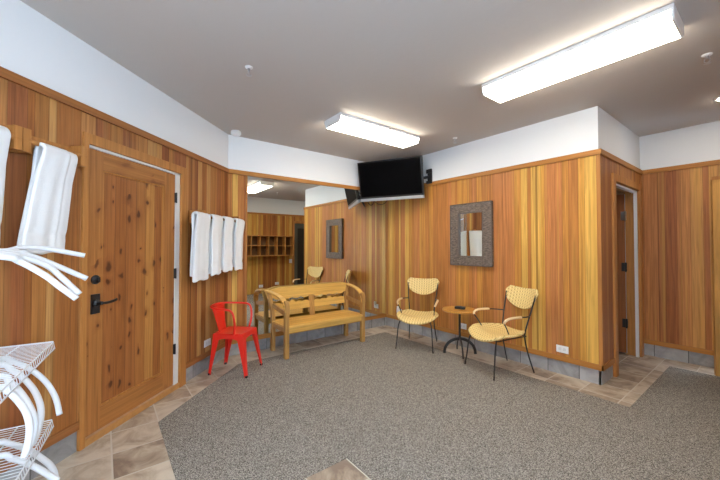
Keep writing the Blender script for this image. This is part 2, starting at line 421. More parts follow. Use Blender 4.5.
# left wall, door from s .93 to 1.90
DS0, DS1, DZ = .90, 1.905, 2.135
LEND = 4.95
wall('wall_left', [(-.05, DS0, -.12, -PT, 0, H), (DS1, LEND, -.12, -PT, 0, H), (DS0, DS1, -.12, -PT, DZ, H)],
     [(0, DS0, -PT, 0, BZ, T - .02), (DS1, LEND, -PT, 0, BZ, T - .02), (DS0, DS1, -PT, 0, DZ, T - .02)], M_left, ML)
# wall behind the camera (x = XF) with a dark door
GY0, GY1 = .64, 1.44
QY = [(-5.7, -4.25), (-4.0, -2.55)]; QZ0, QZ1 = .55, 2.2
wall('wall_front', [(XF + PT, XF + .12, YR, QY[0][0], 0, H), (XF + PT, XF + .12, QY[0][1], QY[1][0], 0, H), (XF + PT, XF + .12, QY[1][1], GY0, 0, H)] + [(XF + PT, XF + .12, q0, q1, z0, z1) for q0, q1 in QY for z0, z1 in ((0, QZ0), (QZ1, H))] + [(XF + PT, XF + .12, GY1, DA + .1, 0, H), (XF + PT, XF + .12, GY0, GY1, 2.1, H)],
     [(XF, XF + PT, YR, QY[0][0], 0, T - .02), (XF, XF + PT, QY[0][1], QY[1][0], 0, T - .02), (XF, XF + PT, QY[1][1], GY0, 0, T - .02)] + [(XF, XF + PT, q0, q1, z0, z1) for q0, q1 in QY for z0, z1 in ((0, QZ0), (QZ1, T - .02))] + [(XF, XF + PT, GY1, DA, 0.0, T - .02), (XF, XF + PT, GY0, GY1, 2.1, T - .02)], M_back)
# rear wall (y = YR) with wide glazing added out of view for daylight
WX0, WX1, WZ0, WZ1 = 3.68, 5.05, .5, 2.25
wall('wall_rear', [(3.3, WX0, YR - .12, YR, 0, H), (WX1, XF + .1, YR - .12, YR, 0, H), (WX0, WX1, YR - .12, YR, 0, WZ0), (WX0, WX1, YR - .12, YR, WZ1, H)],
     [(3.55, WX0 - .08, YR, YR + PT, BZ, T - .02), (WX0 - .08, WX1, YR, YR + PT, BZ, WZ0 - .06)], M_far)
w = sempty('window_1')
b = MB()
for a in [(WX0 - .06, WX0, WZ0 - .06, WZ1 + .06), (WX1, WX1 + .06, WZ0 - .06, WZ1 + .06), (WX0, WX1, WZ0 - .06, WZ0), (WX0, WX1, WZ1, WZ1 + .06), ((WX0 + WX1) / 2 - .02, (WX0 + WX1) / 2 + .02, WZ0, WZ1)]:
    b.box(a[0], a[1], YR - .1, YR + .02, a[2], a[3])
b.build('window_frame', TRIM, w)
b = MB(); b.box(WX0, WX1, YR - .06, YR - .055, WZ0, WZ1); b.build('window_pane', GLASS, w)

for k, (q0, q1) in enumerate(QY):  # two more glazed openings, added out of view to bring in daylight
    w = sempty('window_%d' % (k + 2)); b = MB()
    for a in ((q0 - .06, q0, QZ0 - .06, QZ1 + .06), (q1, q1 + .06, QZ0 - .06, QZ1 + .06), (q0, q1, QZ0 - .06, QZ0), (q0, q1, QZ1, QZ1 + .06), ((q0 + q1) / 2 - .02, (q0 + q1) / 2 + .02, QZ0, QZ1)):
        b.box(XF - .02, XF + .1, a[0], a[1], a[2], a[3])
    b.build('window_frame', TRIM_Y, w)
    b = MB(); b.box(XF + .055, XF + .06, q0, q1, QZ0, QZ1); b.build('window_pane', GLASS, w)

# rail caps along the top of the panelling (trim_n) and the boards at its foot
n = [0]
def trim(b, mat):
    n[0] += 1; return struct(b.build('trim_%d' % n[0], mat))
CZ0, CZ1, CO = T - .052, T, .02
b = MB(); b.box(-.012, CO + .015, -VL - .008, -.0, CZ0, CZ1); trim(b, TRIM_Y)
b = MB(); b.box(0.0, UE + CO, -CO, PT, CZ0, CZ1); trim(b, TRIM)
b = MB(); b.box(UE - PT, UE + CO, 0.0, DA, CZ0, CZ1); trim(b, TRIM_Y)
b = MB(); b.box(UE, XF, DA - CO, DA + PT, CZ0, CZ1); trim(b, TRIM)
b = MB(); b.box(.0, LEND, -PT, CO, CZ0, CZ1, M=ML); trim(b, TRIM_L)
b = MB(); b.box(XF - CO, XF + PT, -5.9, DA, CZ0, CZ1); trim(b, TRIM_Y)
FO = .012; FZ = BZ + .055
b = MB(); b.box(-.03, FO, -VL, 0, BZ, BZ + .062); trim(b, TRIM_Y)
b = MB(); b.box(0.0, UE + FO, -FO, 0, BZ, FZ); trim(b, TRIM)
b = MB(); b.box(UE, UE + FO, -FO, OY0 - .09, BZ, FZ); trim(b, TRIM_Y)
b = MB(); b.box(UE, FX0 - .09, DA - FO, DA, BZ, FZ); trim(b, TRIM)
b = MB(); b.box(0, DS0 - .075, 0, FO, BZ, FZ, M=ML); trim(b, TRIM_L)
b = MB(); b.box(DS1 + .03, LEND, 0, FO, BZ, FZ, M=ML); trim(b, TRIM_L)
# upright trim beside the big mirror, corner board at the end of the right wall
b = MB(); b.box(0, .012, -2.475, -2.452, BZ + .062, CZ0); trim(b, CASING)
b = MB(); b.box(UE - .02, UE + .008, -.008, .02, FZ, CZ0); trim(b, CASING)
# stone base
b = MB(); b.box(-.03, -.008, -VL, .0, 0, BZ); struct(b.build('baseboard_back', BASE_Y))
b = MB(); b.box(-.008, UE - .012, 0.008, .02, 0, BZ); struct(b.build('baseboard_right', BASE_X))
b = MB(); b.box(UE - .03, UE - .008, .008, OY0 - .09, 0, BZ); struct(b.build('baseboard_alcove', BASE_Y))
b = MB(); b.box(UE, FX0 - .09, DA + .008, DA + .02, 0, BZ); struct(b.build('baseboard_far', BASE_X))
b = MB(); b.box(0, DS0 - .075, -.02, -.008, 0, BZ, M=ML); b.box(DS1 + .03, LEND, -.02, -.008, 0, BZ, M=ML); struct(b.build('baseboard_left', BASE_L))

# ------------------------------------------------------------------ door_1 : knotty plank door in the left wall
d = sempty('door_1')
LS0, LS1, LZ0, LZ1 = .985, 1.885, .058, 2.083
b = MB()   # casing
b.box(DS0 - .07, DS0 + .02, -.02, .02, 0, DZ - .02, M=ML, bev=.003)
b.box(DS1 - .010, DS1 + .03, -.02, .015, 0, DZ + .045, M=ML, bev=.003)
b.box(DS0 - .07, DS1 - .010, -.02, .015, DZ - .03, DZ + .045, M=ML, bev=.003)
b.build('door_casing', CASING, d)
b = MB(); b.box(DS0, DS0 + .02, -.14, -.02, 0, DZ, M=ML); b.box(DS1 - .012, DS1, -.14, -.02, 0, DZ, M=ML); b.box(DS0, DS1, -.14, -.02, DZ - .015, DZ, M=ML)
b.build('door_jamb', CASING, d)
b = MB(); b.box(LS1 + .001, DS1 - .0105, -.06, -.04, .05, LZ1, M=ML); b.build('latch_gap', GAP_SHADE, d)  # dark strip paints the shade between leaf and casing
b = MB(); b.box(DS0 + .02, LS0 - .004, -.05, -.002, .02, DZ - .02, M=ML); b.box(DS0 + .02, DS1 - .012, -.05, -.002, LZ1 + .004, DZ - .004, M=ML)
b.build('weatherstrip', OFFW, d)
b = MB(); b.box(DS0 + .01, DS1 - .01, -.14, .012, 0, .05, M=ML, bev=.004); b.build('threshold', TREADW, d)
leaf = MB()
leaf.box(LS0, LS1, -.052, -.026, LZ0, LZ1, M=ML)
lf = leaf.build('door_leaf', ALDER, d)
PS0, PS1, PZ0, PZ1 = 1.125, 1.762, .215, 1.95
b = MB(); b.box(LS0, PS0, -.03, -.008, LZ0, LZ1, M=ML); b.box(PS1, LS1, -.03, -.008, LZ0, LZ1, M=ML); b.build('stile', ALDER_F, lf)
b = MB(); b.box(PS0, PS1, -.03, -.008, LZ0, PZ0, M=ML); b.box(PS0, PS1, -.03, -.008, PZ1, LZ1, M=ML); b.build('rail', ALDER_H, lf)
b = MB()
for (a0, a1, z0, z1) in ((PS0, PS0 + .014, PZ0, PZ1), (PS1 - .014, PS1, PZ0, PZ1), (PS0, PS1, PZ0, PZ0 + .014), (PS0, PS1, PZ1 - .014, PZ1)):
    b.box(a0, a1, -.03, -.014, z0, z1, M=ML, bev=.003)
b.build('panel_moulding', CASING, lf)
b = MB(); b.box(1.785, 1.85, -.01, .004, .905, 1.045, M=ML, bev=.002)
hp = b.build('handle_plate', BLACK, d)
b = MB(); b.lathe([(.026, 0), (.026, .014), (.014, .02), (.012, .055)], (1.818, .002, .982), M=ML, axis='y', seg=16)
b.sweep(smooth_path([(1.822, .055, .982), (1.78, .058, .980), (1.73, .057, .984), (1.695, .054, .992)], 4), [(.009, -.006), (.009, .006), (-.009, .006), (-.009, -.006)], M=ML, side=(0, 0, 1))
b.build('lever_handle', BLACK, d, bevel=.002)
b = MB(); b.lathe([(.033, 0), (.033, .012), (.026, .02), (.012, .022)], (1.818, -.008, 1.148), M=ML, axis='y', seg=20); b.box(1.811, 1.825, .012, .03, 1.13, 1.166, M=ML)
b.build('deadbolt', BLACK, d)
for hz in (1.86, 1.125, .395):
    b = MB(); b.box(LS0 - .018, LS0 + .006, -.012, .0, hz - .048, hz + .048, M=ML)
    b.lathe([(.007, -.05), (.007, .05)], (LS0 - .008, .004, hz), M=ML, seg=10)
    b.build('hinge', BLACK if hz < 1.5 else DARKG, d)

# ------------------------------------------------------------------ door_2 : open door in the alcove side
d = sempty('door_2')
b = MB()
b.box(UE - .02, UE + .02, OY0 - .085, OY0 + .005, 0, OZ - .005, bev=.003); b.box(UE - .02, UE + .02, OY1 - .005, OY1 + .085, 0, OZ - .005, bev=.003)
b.box(UE - .02, UE + .02, OY0 - .085, OY1 + .085, OZ - .005, OZ + .075, bev=.003)
b.build('door_casing', CASING, d)
b = MB(); b.box(UE - .14, UE - .02, OY0, OY0 + .015, 0, OZ); b.box(UE - .14, UE - .02, OY1 - .015, OY1, 0, OZ); b.box(UE - .14, UE - .02, OY0, OY1, OZ - .015, OZ)
b.build('door_jamb', CASING, d)
b = MB(); b.box(UE - .035, UE - .005, OY1 - .045, OY1 - .015, 0, OZ - .015); b.box(UE - .055, UE - .005, OY0 + .015, OY1 - .015, OZ - .035, OZ - .015)
b.build('weatherstrip', OFFW, d)
th = math.radians(93)
MD = Matrix.Translation((UE - .13, OY1 - .03, 0)) @ Matrix.Rotation(-math.radians(90) - math.radians(86), 4, 'Z')
b = MB(); b.box(0.0, .88, -.045, 0, .02, 2.06, M=MD); lf = b.build('door_leaf', BROWND, d)
b = MB(); b.box(-.003, 0, -.045, 0, .02, 2.06, M=MD); b.build('leaf_edge', SILVER, lf)
for hz, mt in ((1.78, STEEL), (1.12, BLACK), (.40, BLACK)):
    b = MB(); b.box(UE - .17, UE - .115, OY1 - .036, OY1 - .018, hz - .055, hz + .055); b.lathe([(.009, -.06), (.009, .06)], (UE - .125, OY1 - .042, hz), seg=10)
    b.build('hinge', mt, d)
# passage walls behind that doorway
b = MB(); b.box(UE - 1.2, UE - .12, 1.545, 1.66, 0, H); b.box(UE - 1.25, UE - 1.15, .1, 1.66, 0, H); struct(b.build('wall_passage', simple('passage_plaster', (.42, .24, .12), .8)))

# ------------------------------------------------------------------ door_4 : wooden door standing ajar in the far wall
d = sempty('door_3')
b = MB(); b.box(FX0 - .08, FX0 + .005, DA - .02, DA + .02, 0, 2.18, bev=.003); b.box(FX1 - .005, FX1 + .08, DA - .02, DA + .02, 0, 2.18, bev=.003); b.box(FX0, FX1, DA - .02, DA + .02, 2.1, 2.18)
b.build('door_casing', CASING, d)
b = MB(); b.box(FX0 - .1, FX1 + .1, DA + .35, DA + .4, 0, H); struct(b.build('wall_closet', PLASTER))
hx, hy = 4.70, DA - .03
fx, fy = 3.858, 1.182
Ld = math.hypot(fx - hx, fy - hy)
MF = Matrix.Translation((hx, hy, 0)) @ Matrix.Rotation(math.atan2(fy - hy, fx - hx), 4, 'Z')
b = MB(); b.box(.11, Ld - .11, -.03, -.015, .03, 2.09, M=MF)
lf = b.build('door_leaf', ALDER_F2, d)
b = MB(); b.box(0, .115, -.045, 0, .02, 2.095, M=MF); b.box(Ld - .115, Ld, -.045, 0, .02, 2.095, M=MF); b.build('stile', ALDER_F2, lf)
b = MB(); b.box(.115, Ld - .115, -.045, 0, .02, .23, M=MF); b.box(.115, Ld - .115, -.045, 0, 1.97, 2.095, M=MF); b.build('rail', ALDER_H, lf)
b = MB(); b.box(Ld - .10, Ld - .05, -.005, .008, .95, 1.05, M=MF); b.lathe([(.018, 0), (.012, .05)], (Ld - .07, .005, 1.0), M=MF, axis='y', seg=14)
b.tube([(Ld - .07, .055, 1.0), (Ld - .18, .058, 1.0)], .009, M=MF); b.build('lever_handle', STEEL, d)

# ------------------------------------------------------------------ dark door behind the camera (seen in the mirror)
d = sempty('door_4')
b = MB(); b.box(XF - .02, XF + .02, GY0 - .075, GY0, 0, 2.18); b.box(XF - .02, XF + .02, GY1, GY1 + .09, 0, 2.18); b.box(XF - .02, XF + .02, GY0, GY1, 2.1, 2.18)
b.build('door_casing', CASING, d)
b = MB(); b.box(XF + .03, XF + .075, GY0, GY1, 0.0, 2.1); lf = b.build('door_leaf', DARKD, d)
b = MB(); b.box(XF + .015, XF + .03, GY0, GY0 + .12, 0, 2.1); b.box(XF + .015, XF + .03, GY1 - .12, GY1, 0, 2.1); b.box(XF + .015, XF + .03, GY0 + .12, GY1 - .12, 1.95, 2.1); b.box(XF + .015, XF + .03, GY0 + .12, GY1 - .12, 0, .2)
b.build('door_frame', simple('grey_door_frame', (.11, .115, .10), .45), d)

# ------------------------------------------------------------------ big wall mirror
b = MB(); b.prism([(0, -2.452, BZ + .064), (.005, -2.452, BZ + .064), (.034, -.014, BZ + .064), (0, -.014, BZ + .064)], (0, 0, CZ0 - BZ - .066))
tag(b.build('wall_mirror', MIRROR), 'large frameless mirror filling the wall behind the wooden bench', 'mirror')

# ------------------------------------------------------------------ framed mirror on the right wall
fm = thing('framed_mirror', 'rectangular mirror in a rough woven grey-brown frame on plank wall', 'mirror', (1.725, 0, 1.127))
W2, HH, FW = .318, .84, .135
def flat_frame(b, x0, x1, z0, z1, w, y0, y1):
    b.box(x0, x0 + w, y0, y1, z0, z1, bev=.008); b.box(x1 - w, x1, y0, y1, z0, z1, bev=.008)
    b.box(x0 + w, x1 - w, y0, y1, z0, z0 + w * .95, bev=.008); b.box(x0 + w, x1 - w, y0, y1, z1 - w * .95, z1, bev=.008)
b = MB(); flat_frame(b, -W2, W2, 0, HH, FW, -.045, -.001); b.build('frame', BARK, fm)
b = MB()
flat_frame(b, -W2 - .004, W2 + .004, -.004, HH + .004, .012, -.052, -.04)
flat_frame(b, -W2 + FW - .012, W2 - FW + .012, FW * .95 - .012, HH - FW * .95 + .012, .014, -.052, -.02); b.build('frame_edge', simple('frame_edge_brown', (.12, .085, .065), .5), fm)
b = MB(); b.box(-W2 + FW - .01, W2 - FW + .01, -.02, -.014, FW - .01, HH - FW + .01); b.build('glass', MIRROR, fm)

# ------------------------------------------------------------------ ceiling lights
def fixture(name, label, cx, cy, ln, wd, along_y):
    t = thing(name, label, 'ceiling light', (cx, cy, H), PI / 2 if along_y else 0, 'fluorescent ceiling lights')
    hl, hw = ln / 2, wd / 2
    b = MB(); b.box(-hl, hl, -hw - .002, hw + .002, -.032, 0); b.build('housing', WHITEP, t)
    b = MB(); b.prism([(-hl, -hw, -.032), (-hl, -hw + .006, -.06), (-hl, -hw + .022, -.088), (-hl, hw - .022, -.088), (-hl, hw - .006, -.06), (-hl, hw, -.032)], (ln, 0, 0))
    b.build('diffuser', LAMP, t)
    for sx in (-1, 1):
        x0 = -hl - .012 if sx < 0 else hl
        b = MB(); b.prism([(x0, -hw - .003, 0), (x0, -hw - .003, -.04), (x0, -hw + .02, -.091), (x0, hw - .02, -.091), (x0, hw + .003, -.04), (x0, hw + .003, 0)], (.012, 0, 0))
        b.build('end_cap', WHITEP, t)
    return t
fixture('ceiling_light', 'long lit fluorescent fixture on the ceiling in front of the television', 1.285, -1.34, 1.22, .31, True)
fixture('ceiling_light', 'long lit fluorescent fixture on the ceiling above the rattan chairs, at right', 3.325, -1.16, 1.22, .31, False)
fixture('ceiling_light', 'long lit fluorescent fixture behind the camera near the rear window', 3.9, -4.75, 1.22, .31, False)  # added lamp out of view, brightens the left side

# sprinklers, smoke detector, downlight
def sprinkler(loc, label):
    t = thing('sprinkler_head', label, 'sprinkler', (loc[0], loc[1], H), 0, 'ceiling sprinklers')
    b = MB(); b.lathe([(.031, 0), (.029, -.006), (.014, -.012)], seg=20); b.build('escutcheon', WHITEP, t)
    b = MB(); b.lathe([(.011, -.01), (.011, -.03)], seg=12)
    for s in (-1, 1): b.tube([(s * .01, 0, -.028), (s * .017, 0, -.045), (s * .003, 0, -.062)], .003, seg=6)
    b.lathe([(.004, -.06), (.022, -.064), (.022, -.067), (.004, -.068)], seg=16); b.build('deflector', STEEL, t)
sprinkler((1.727, -3.037), 'small sprinkler head on the ceiling above the red chair side of room')
sprinkler((3.989, -.404), 'small white sprinkler head on the ceiling right of the longest lit fixture')
sprinkler((1.677, -.295), 'tiny sprinkler head on the ceiling just above the framed mirror wall')
t = thing('smoke_detector', 'round white smoke detector on the ceiling in the corner above the hung towels', 'smoke detector', (.17, -2.655, H))
b = MB(); b.lathe([(.055, 0), (.055, -.012)], seg=24); b.build('base', WHITEP, t)
b = MB(); b.lathe([(.06, -.012), (.062, -.03), (.052, -.05), (.03, -.056)], seg=24); b.build('cover', WHITEP, t, smooth=True)
t = thing('recessed_downlight', 'round lit downlight in the ceiling at the right edge', 'ceiling light', (4.0, .75, H))
b = MB(); b.lathe([(.085, 0), (.085, -.006), (.065, -.01)], seg=28); b.build('trim_ring', WHITEP, t)
b = MB(); b.lathe([(.06, -.0102), (.05, -.016)], seg=28); b.build('lens', DOWN, t)

# ------------------------------------------------------------------ television
TW, THT = 1.05, .6255
tvc = Vector((.569, -.4375, 2.418)); tth, tti = .459, .215
tv = thing('television', 'black flat television tilted down from a wall bracket in the corner', 'television', (0, 0, 0))
nv = Vector((math.sin(tth), -math.cos(tth), 0)); wd = Vector((math.cos(tth), math.sin(tth), 0))
ud = Vector((0, 0, 1)) * math.cos(tti) + nv * math.sin(tti); nn = nv * math.cos(tti) - Vector((0, 0, 1)) * math.sin(tti)
MT = Matrix(((wd.x, -nn.x, ud.x, tvc.x), (wd.y, -nn.y, ud.y, tvc.y), (wd.z, -nn.z, ud.z, tvc.z), (0, 0, 0, 1)))   # x right, y away from viewer, z up
tv.matrix_world = MT
b = MB(); b.box(-TW / 2, TW / 2, 0, .055, -THT / 2 + .045, THT / 2, bev=.005); b.box(-TW / 2 + .15, TW / 2 - .15, .055, .085, -THT / 2 + .1, THT / 2 - .1, bev=.01); b.build('casing', BLACKP, tv)
b = MB(); b.box(-TW / 2 + .022, TW / 2 - .022, -.002, .002, -THT / 2 + .075, THT / 2 - .022); b.build('screen', simple('black_screen', (.002, .002, .0025), .5, spec=.02), tv)
b = MB(); b.box(-TW / 2, TW / 2, -.003, .052, -THT / 2, -THT / 2 + .045, bev=.006); b.build('speaker_bar', SILVER, tv)
# bracket: plate on the right wall, folding arm, rails on the set; cables
br = bpy.data.objects.new('wall_bracket', None); COL.objects.link(br); br.parent = tv; br.matrix_parent_inverse = MT.inverted()
IT = MT
b = MB()
for sx in (-.2, .2): b.box(sx - .018, sx + .018, .086, .105, -.26, .2, M=IT)
b.box(-.24, .24, .1, .115, -.06, .0, M=IT); b.build('mount_rail', BLACK, br)
b = MB(); b.box(.98, 1.05, -.03, -.0, 2.34, 2.55, bev=.004); b.box(.965, 1.065, -.045, -.02, 2.50, 2.56, bev=.004); b.box(.965, 1.065, -.045, -.02, 2.34, 2.385, bev=.004)
b.build('wall_plate', BLACK, br)
hub = IT @ Vector((0, .13, -.03))
b = MB(); b.tube([(1.01, -.04, 2.44), (.86, -.16, 2.42), hub], .022, seg=8); b.lathe([(.032, -.05), (.032, .05)], (.86, -.16, 2.42), seg=12); b.build('arm', BLACK, br)
b = MB(); b.tube(smooth_path([IT @ Vector((-.44, .05, -.1)), IT @ Vector((-.47, .1, -.22)), IT @ Vector((-.43, .12, -.37)), IT @ Vector((-.36, .12, -.36)), IT @ Vector((-.3, .1, -.2)), IT @ Vector((-.2, .09, -.1))], 6), .006, seg=6)
b.tube(smooth_path([IT @ Vector((-.3, .09, -.15)), IT @ Vector((-.33, .13, -.33)), IT @ Vector((-.2, .17, -.38)), IT @ Vector((0, .15, -.2))], 6), .005, seg=6)
b.build('cable', BLACK, br)

# ------------------------------------------------------------------ outlets and switches
def outlet(label, M, horizontal=True):
    t = thing('power_outlet', label, 'outlet'); t.matrix_world = M     # local x along the wall, y off the wall (into the room)
    w, h = (.06, .038) if horizontal else (.038, .06)
    b = MB(); b.box(-w, w, 0.0005, .007, -h, h, bev=.002); b.build('cover_plate', WHITEP, t)
    for s in (-1, 1):
        b = MB(); cx, cz = (s * .022, 0) if horizontal else (0, s * .022)
        b.box(cx - .015, cx + .015, .006, .009, cz - .015, cz + .015, bev=.003); b.build('socket', simple('socket_white', (.7, .7, .7), .4), t)
    return t
MR = lambda x, z: Matrix.Translation((x, 0, z)) @ Matrix.Rotation(PI, 4, 'Z')
o0 = outlet('white outlet low on plank wall behind the leftmost rattan chair', MR(.335, .30))
b = MB(); b.box(-.018, .018, .01, .045, .02, .085, bev=.008); b.build('plugged_adapter', WHITEP, o0)
outlet('white outlet low on plank wall behind the small round table', MR(1.575, .285))
outlet('white outlet low on plank wall right of the rattan chairs', MR(2.83, .275))
outlet('white outlet low on left wall beside the red chair', ML @ Matrix.Translation((.437, 0, .30)))
MFW = lambda y, z: Matrix.Translation((XF, y, z)) @ Matrix.Rotation(PI / 2, 4, 'Z')
outlet('white outlet on wall behind the camera, seen in the mirror above bench back', MFW(.08, .27))
outlet('white outlet on wall behind the camera, seen in the mirror left of bench back', MFW(-.41, .22))
t = thing('light_switch', 'white light switch beside the dark door, seen in the mirror', 'switch'); t.matrix_world = MFW(.515, .93)
b = MB(); b.box(-.045, .045, 0.0005, .007, -.06, .06, bev=.002); b.build('cover_plate', WHITEP, t)
b = MB(); b.box(-.012, .012, .006, .012, -.03, .03); b.build('rocker', WHITEP, t)

# ------------------------------------------------------------------ cubby shelf on the wall behind the camera
cb = thing('cubby_shelf', 'wooden wall cubby with two rows of open compartments, seen in the mirror', 'shelf', (XF - .001, .50, 1.10))
NC, CW, CD = 7, .255, .24
b = MB(); b.box(-.012, 0, -NC * CW, 0, 0, .60); b.build('back_panel', simple('cubby_back', (.16, .07, .02), .6), cb)
for k in range(NC + 1):
    b = MB(); b.box(-CD, -.012, -k * CW - .011, -k * CW + .011, 0, .60); b.build('divider', CUBW, cb)
for z in (0, .29, .578):
    b = MB(); b.box(-CD - .006, -.012, -NC * CW - .015, .015, z, z + .022); b.build('shelf', CUBW, cb)

# ------------------------------------------------------------------ towel rails and towels
def rail(label, s0, s1, z, off, brs, board):
    t = thing('towel_rail', label, 'towel rail', (0, 0, 0), 0); t.matrix_world = ML
    if board:
        b = MB(); b.box(s0, s1, 0, .018, z - .055, z + .055, bev=.003); b.build('backboard', CASING, t)
    for s in brs:
        b = MB(); b.box(s - .02, s + .02, 0.0, off + .012, z - .066, z + .066, bev=.003); b.build('bracket', CASING, t)
    b = MB(); b.tube([(s0 + .002, off, z), (s1 - .002, off, z)], .014, seg=10); b.build('bar', CASING, t)
rail('wooden towel rail on left wall nearest the camera, at the left edge', 2.365, 3.35, 1.985, .08, (2.385, 3.33), True)
rail('wooden towel rail between the left edge rail and the plank door', 1.985, 2.36, 1.985, .08, (2.007, 2.34), True)
rail('wooden towel rail hidden under the four white towels', -.095, .82, 1.695, .15, (.02, .76), False)

def towel(label, s0, s1, z, off, lf, lb, seed, group, flare=.04, mat=TERRY, edge=True, skew=0.0, rr=.03):
    rnd = random.Random(seed)
    ph = [rnd.uniform(0, 6.28) for _ in range(4)]
    r = rr; arc = PI * r; tot = lf + arc + lb
    sm = (s0 + s1) / 2; hw = (s1 - s0) / 2
    def f(u, v):
        q = v * tot
        uu = u * 2 - 1
        if q < lf:
            dz = lf - q; o = r * max(.38, 1 - dz * 4); zz = -dz; side = 1
        elif q < lf + arc:
            a = (q - lf) / r; o = r * math.cos(a); zz = r * math.sin(a); dz = 0; side = math.cos(a)
        else:
            dz = q - lf - arc; o = -r * max(.38, 1 - dz * 4); zz = -dz; side = -1
        k = min(1, dz / .55)
        hem = .006 * math.sin(uu * 5 + ph[0]) * k
        w = hw * (1 if side > 0 else .9) * (1 + flare * k + .012 * math.sin(dz * 9 + ph[1]))
        fold = (.007 * math.sin(uu * 3.4 + ph[2]) + .004 * math.sin(uu * 8 + ph[3])) * (.35 + .65 * k)
        # folded-in thirds: the right-hand (low s) edge turns a little towards the wall
        turn = .013 * uu + .014 * (1 - uu * uu) * (.3 + .7 * k) - (.007 if uu < -.45 else 0)
        band = -.006 if (side > 0 and lf - .125 < dz < lf - .085) else 0
        oo = off + o + (fold + turn) * (1 if side >= 0 else .3) + band
        return ML @ Vector((sm + uu * w + skew * k, max(.018, oo), z + zz + hem))
    b = MB(); b.grid(f, 26, 64)
    o = b.build('towel', mat, None, smooth=True, solid=.024, sub=1)
    tag(o, label, 'towel', group)
    return o
G = 'white towels over the rail right of the door'
towel('white towel over the rail beside the plank door, first and widest of four', .665, .93, 1.695, .15, .655, .6, 1, G, .13, skew=.03)
towel('white towel second from the door among the four on the rail', .413, .655, 1.695, .15, .62, .60, 2, G, .03)
towel('white towel third from the door among the four on the rail', .163, .403, 1.695, .15, .60, .58, 3, G, .0)
towel('white towel farthest from the door, nearest the big mirror', -.112, .153, 1.695, .15, .60, .56, 4, G, -.09, skew=.012)
G2 = 'white towels over the rails left of the door'
towel('white towel hung just left of the plank door over the rail', 2.055, 2.285, 1.95, .08, .605, .60, 5, G2, .14, skew=.078, rr=.034)
towel('white towel cut by the left edge of the photo, hung over the rail', 2.425, 2.68, 1.985, .08, .605, .58, 6, G2, .02, skew=.03, rr=.034)

# ------------------------------------------------------------------ bench
bn = thing('wooden_bench', 'honey pine bench with scrolled arms and carved back in front of mirror', 'bench', (0.098, -1.545, .004))
BW = .625
# legs: rear posts rise to the back rail, front posts to the arms
for s in (-1, 1):
    y = s * (BW - .028)
    b = MB(); b.sweep(smooth_path([(.03, y, 0), (.03, y, .4), (.01, y + s * .015, .6), (-.035, y + s * .05, .79)], 5), [(-.025, -.027), (.025, -.027), (.025, .027), (-.025, .027)], side=(0, 1, 0)); b.build('leg', BENCHL, bn, bevel=.003)
    b = MB(); b.sweep(smooth_path([(.44, y, 0), (.44, y, .30), (.44, y, .48), (.448, y, .58), (.445, y, .65), (.42, y, .70)], 5), [(-.027, -.027), (.027, -.027), (.027, .027), (-.027, .027)], side=(1, 0, 0)); b.build('leg', BENCHL, bn, bevel=.003)
    # arm sweeping from the rear post, rolling over into the front post
    ap = smooth_path([(-.045, y + s * .06, .79), (.10, y + s * .048, .778), (.24, y + s * .03, .757), (.34, y + s * .016, .725), (.405, y + s * .008, .683), (.443, y + s * .004, .632), (.46, y, .57)], 6)
    b = MB(); b.sweep(ap, [(-.033, -.01), (.033, -.01), (.033, .01), (-.033, .01)], side=(0, 1, 0)); b.build('armrest', BENCHF, bn, bevel=.003)
    b = MB(); b.sweep(smooth_path([(.03, y, .60), (.2, y, .575), (.42, y, .545)], 5), [(-.012, -.028), (.012, -.028), (.012, .028), (-.012, .028)], side=(0, 1, 0)); b.build('arm_rail', BENCHL, bn)
    b = MB(); b.box(.055, .415, y - .013, y + .013, .315, .37); b.build('side_rail', BENCHL, bn)
# seat
b = MB(); b.box(.0, .475, -BW + .05, BW - .05, .372, .398, bev=.004); b.box(.06, .41, -BW + .004, BW - .004, .373, .397); b.build('seat', BENCHW, bn)
b = MB(); b.box(.432, .452, -BW + .055, BW - .055, .305, .372); b.box(.02, .04, -BW + .055, BW - .055, .305, .372); b.build('apron', BENCHF, bn)
# crest rail, with chamfered ends
yb = BW - .03
b = MB(); b.prism([(-.042, -.685, .775), (-.042, -.50, .824), (-.042, .57, .824), (-.042, .685, .785), (-.030, .655, .685), (-.030, -.655, .685)], (.034, 0, 0)); b.build('crest_rail', BENCHF, bn, bevel=.004)
# two carved lower rails and the centre stile
b = MB(); b.prism([(.012, -.04, .395), (.012, .04, .395), (-.03, .04, .70), (-.03, -.04, .70)], (.03, 0, 0)); b.build('center_stile', BENCHL, bn, bevel=.003)
for s in (-1, 1):
    y0, y1 = (.04, yb - .025) if s > 0 else (-yb + .025, -.04)
    m = 48; top = []
    for k in range(m + 1):
        t_ = k / m
        wv = abs(math.sin(t_ * PI * 5)) ** .6
        cen = math.exp(-((t_ - .5) / .09) ** 2) * .02
        top.append((-.01, y0 + (y1 - y0) * t_, .595 + .022 * wv + cen))
    b = MB(); b.prism([(-.0, y0, .51)] + top + [(-.0, y1, .51)], (.024, 0, 0)); b.build('carved_rail', BENCHF, bn)
    m = 48; bot = []
    for k in range(m + 1):
        t_ = k / m
        bot.append((-.018, y0 + (y1 - y0) * t_, .678 - .018 * abs(math.sin(t_ * PI * 4)) ** .7))
    b = MB(); b.prism([(-.022, y0, .69)] + bot + [(-.022, y1, .69)], (.02, 0, 0)); b.build('carved_valance', BENCHF, bn)

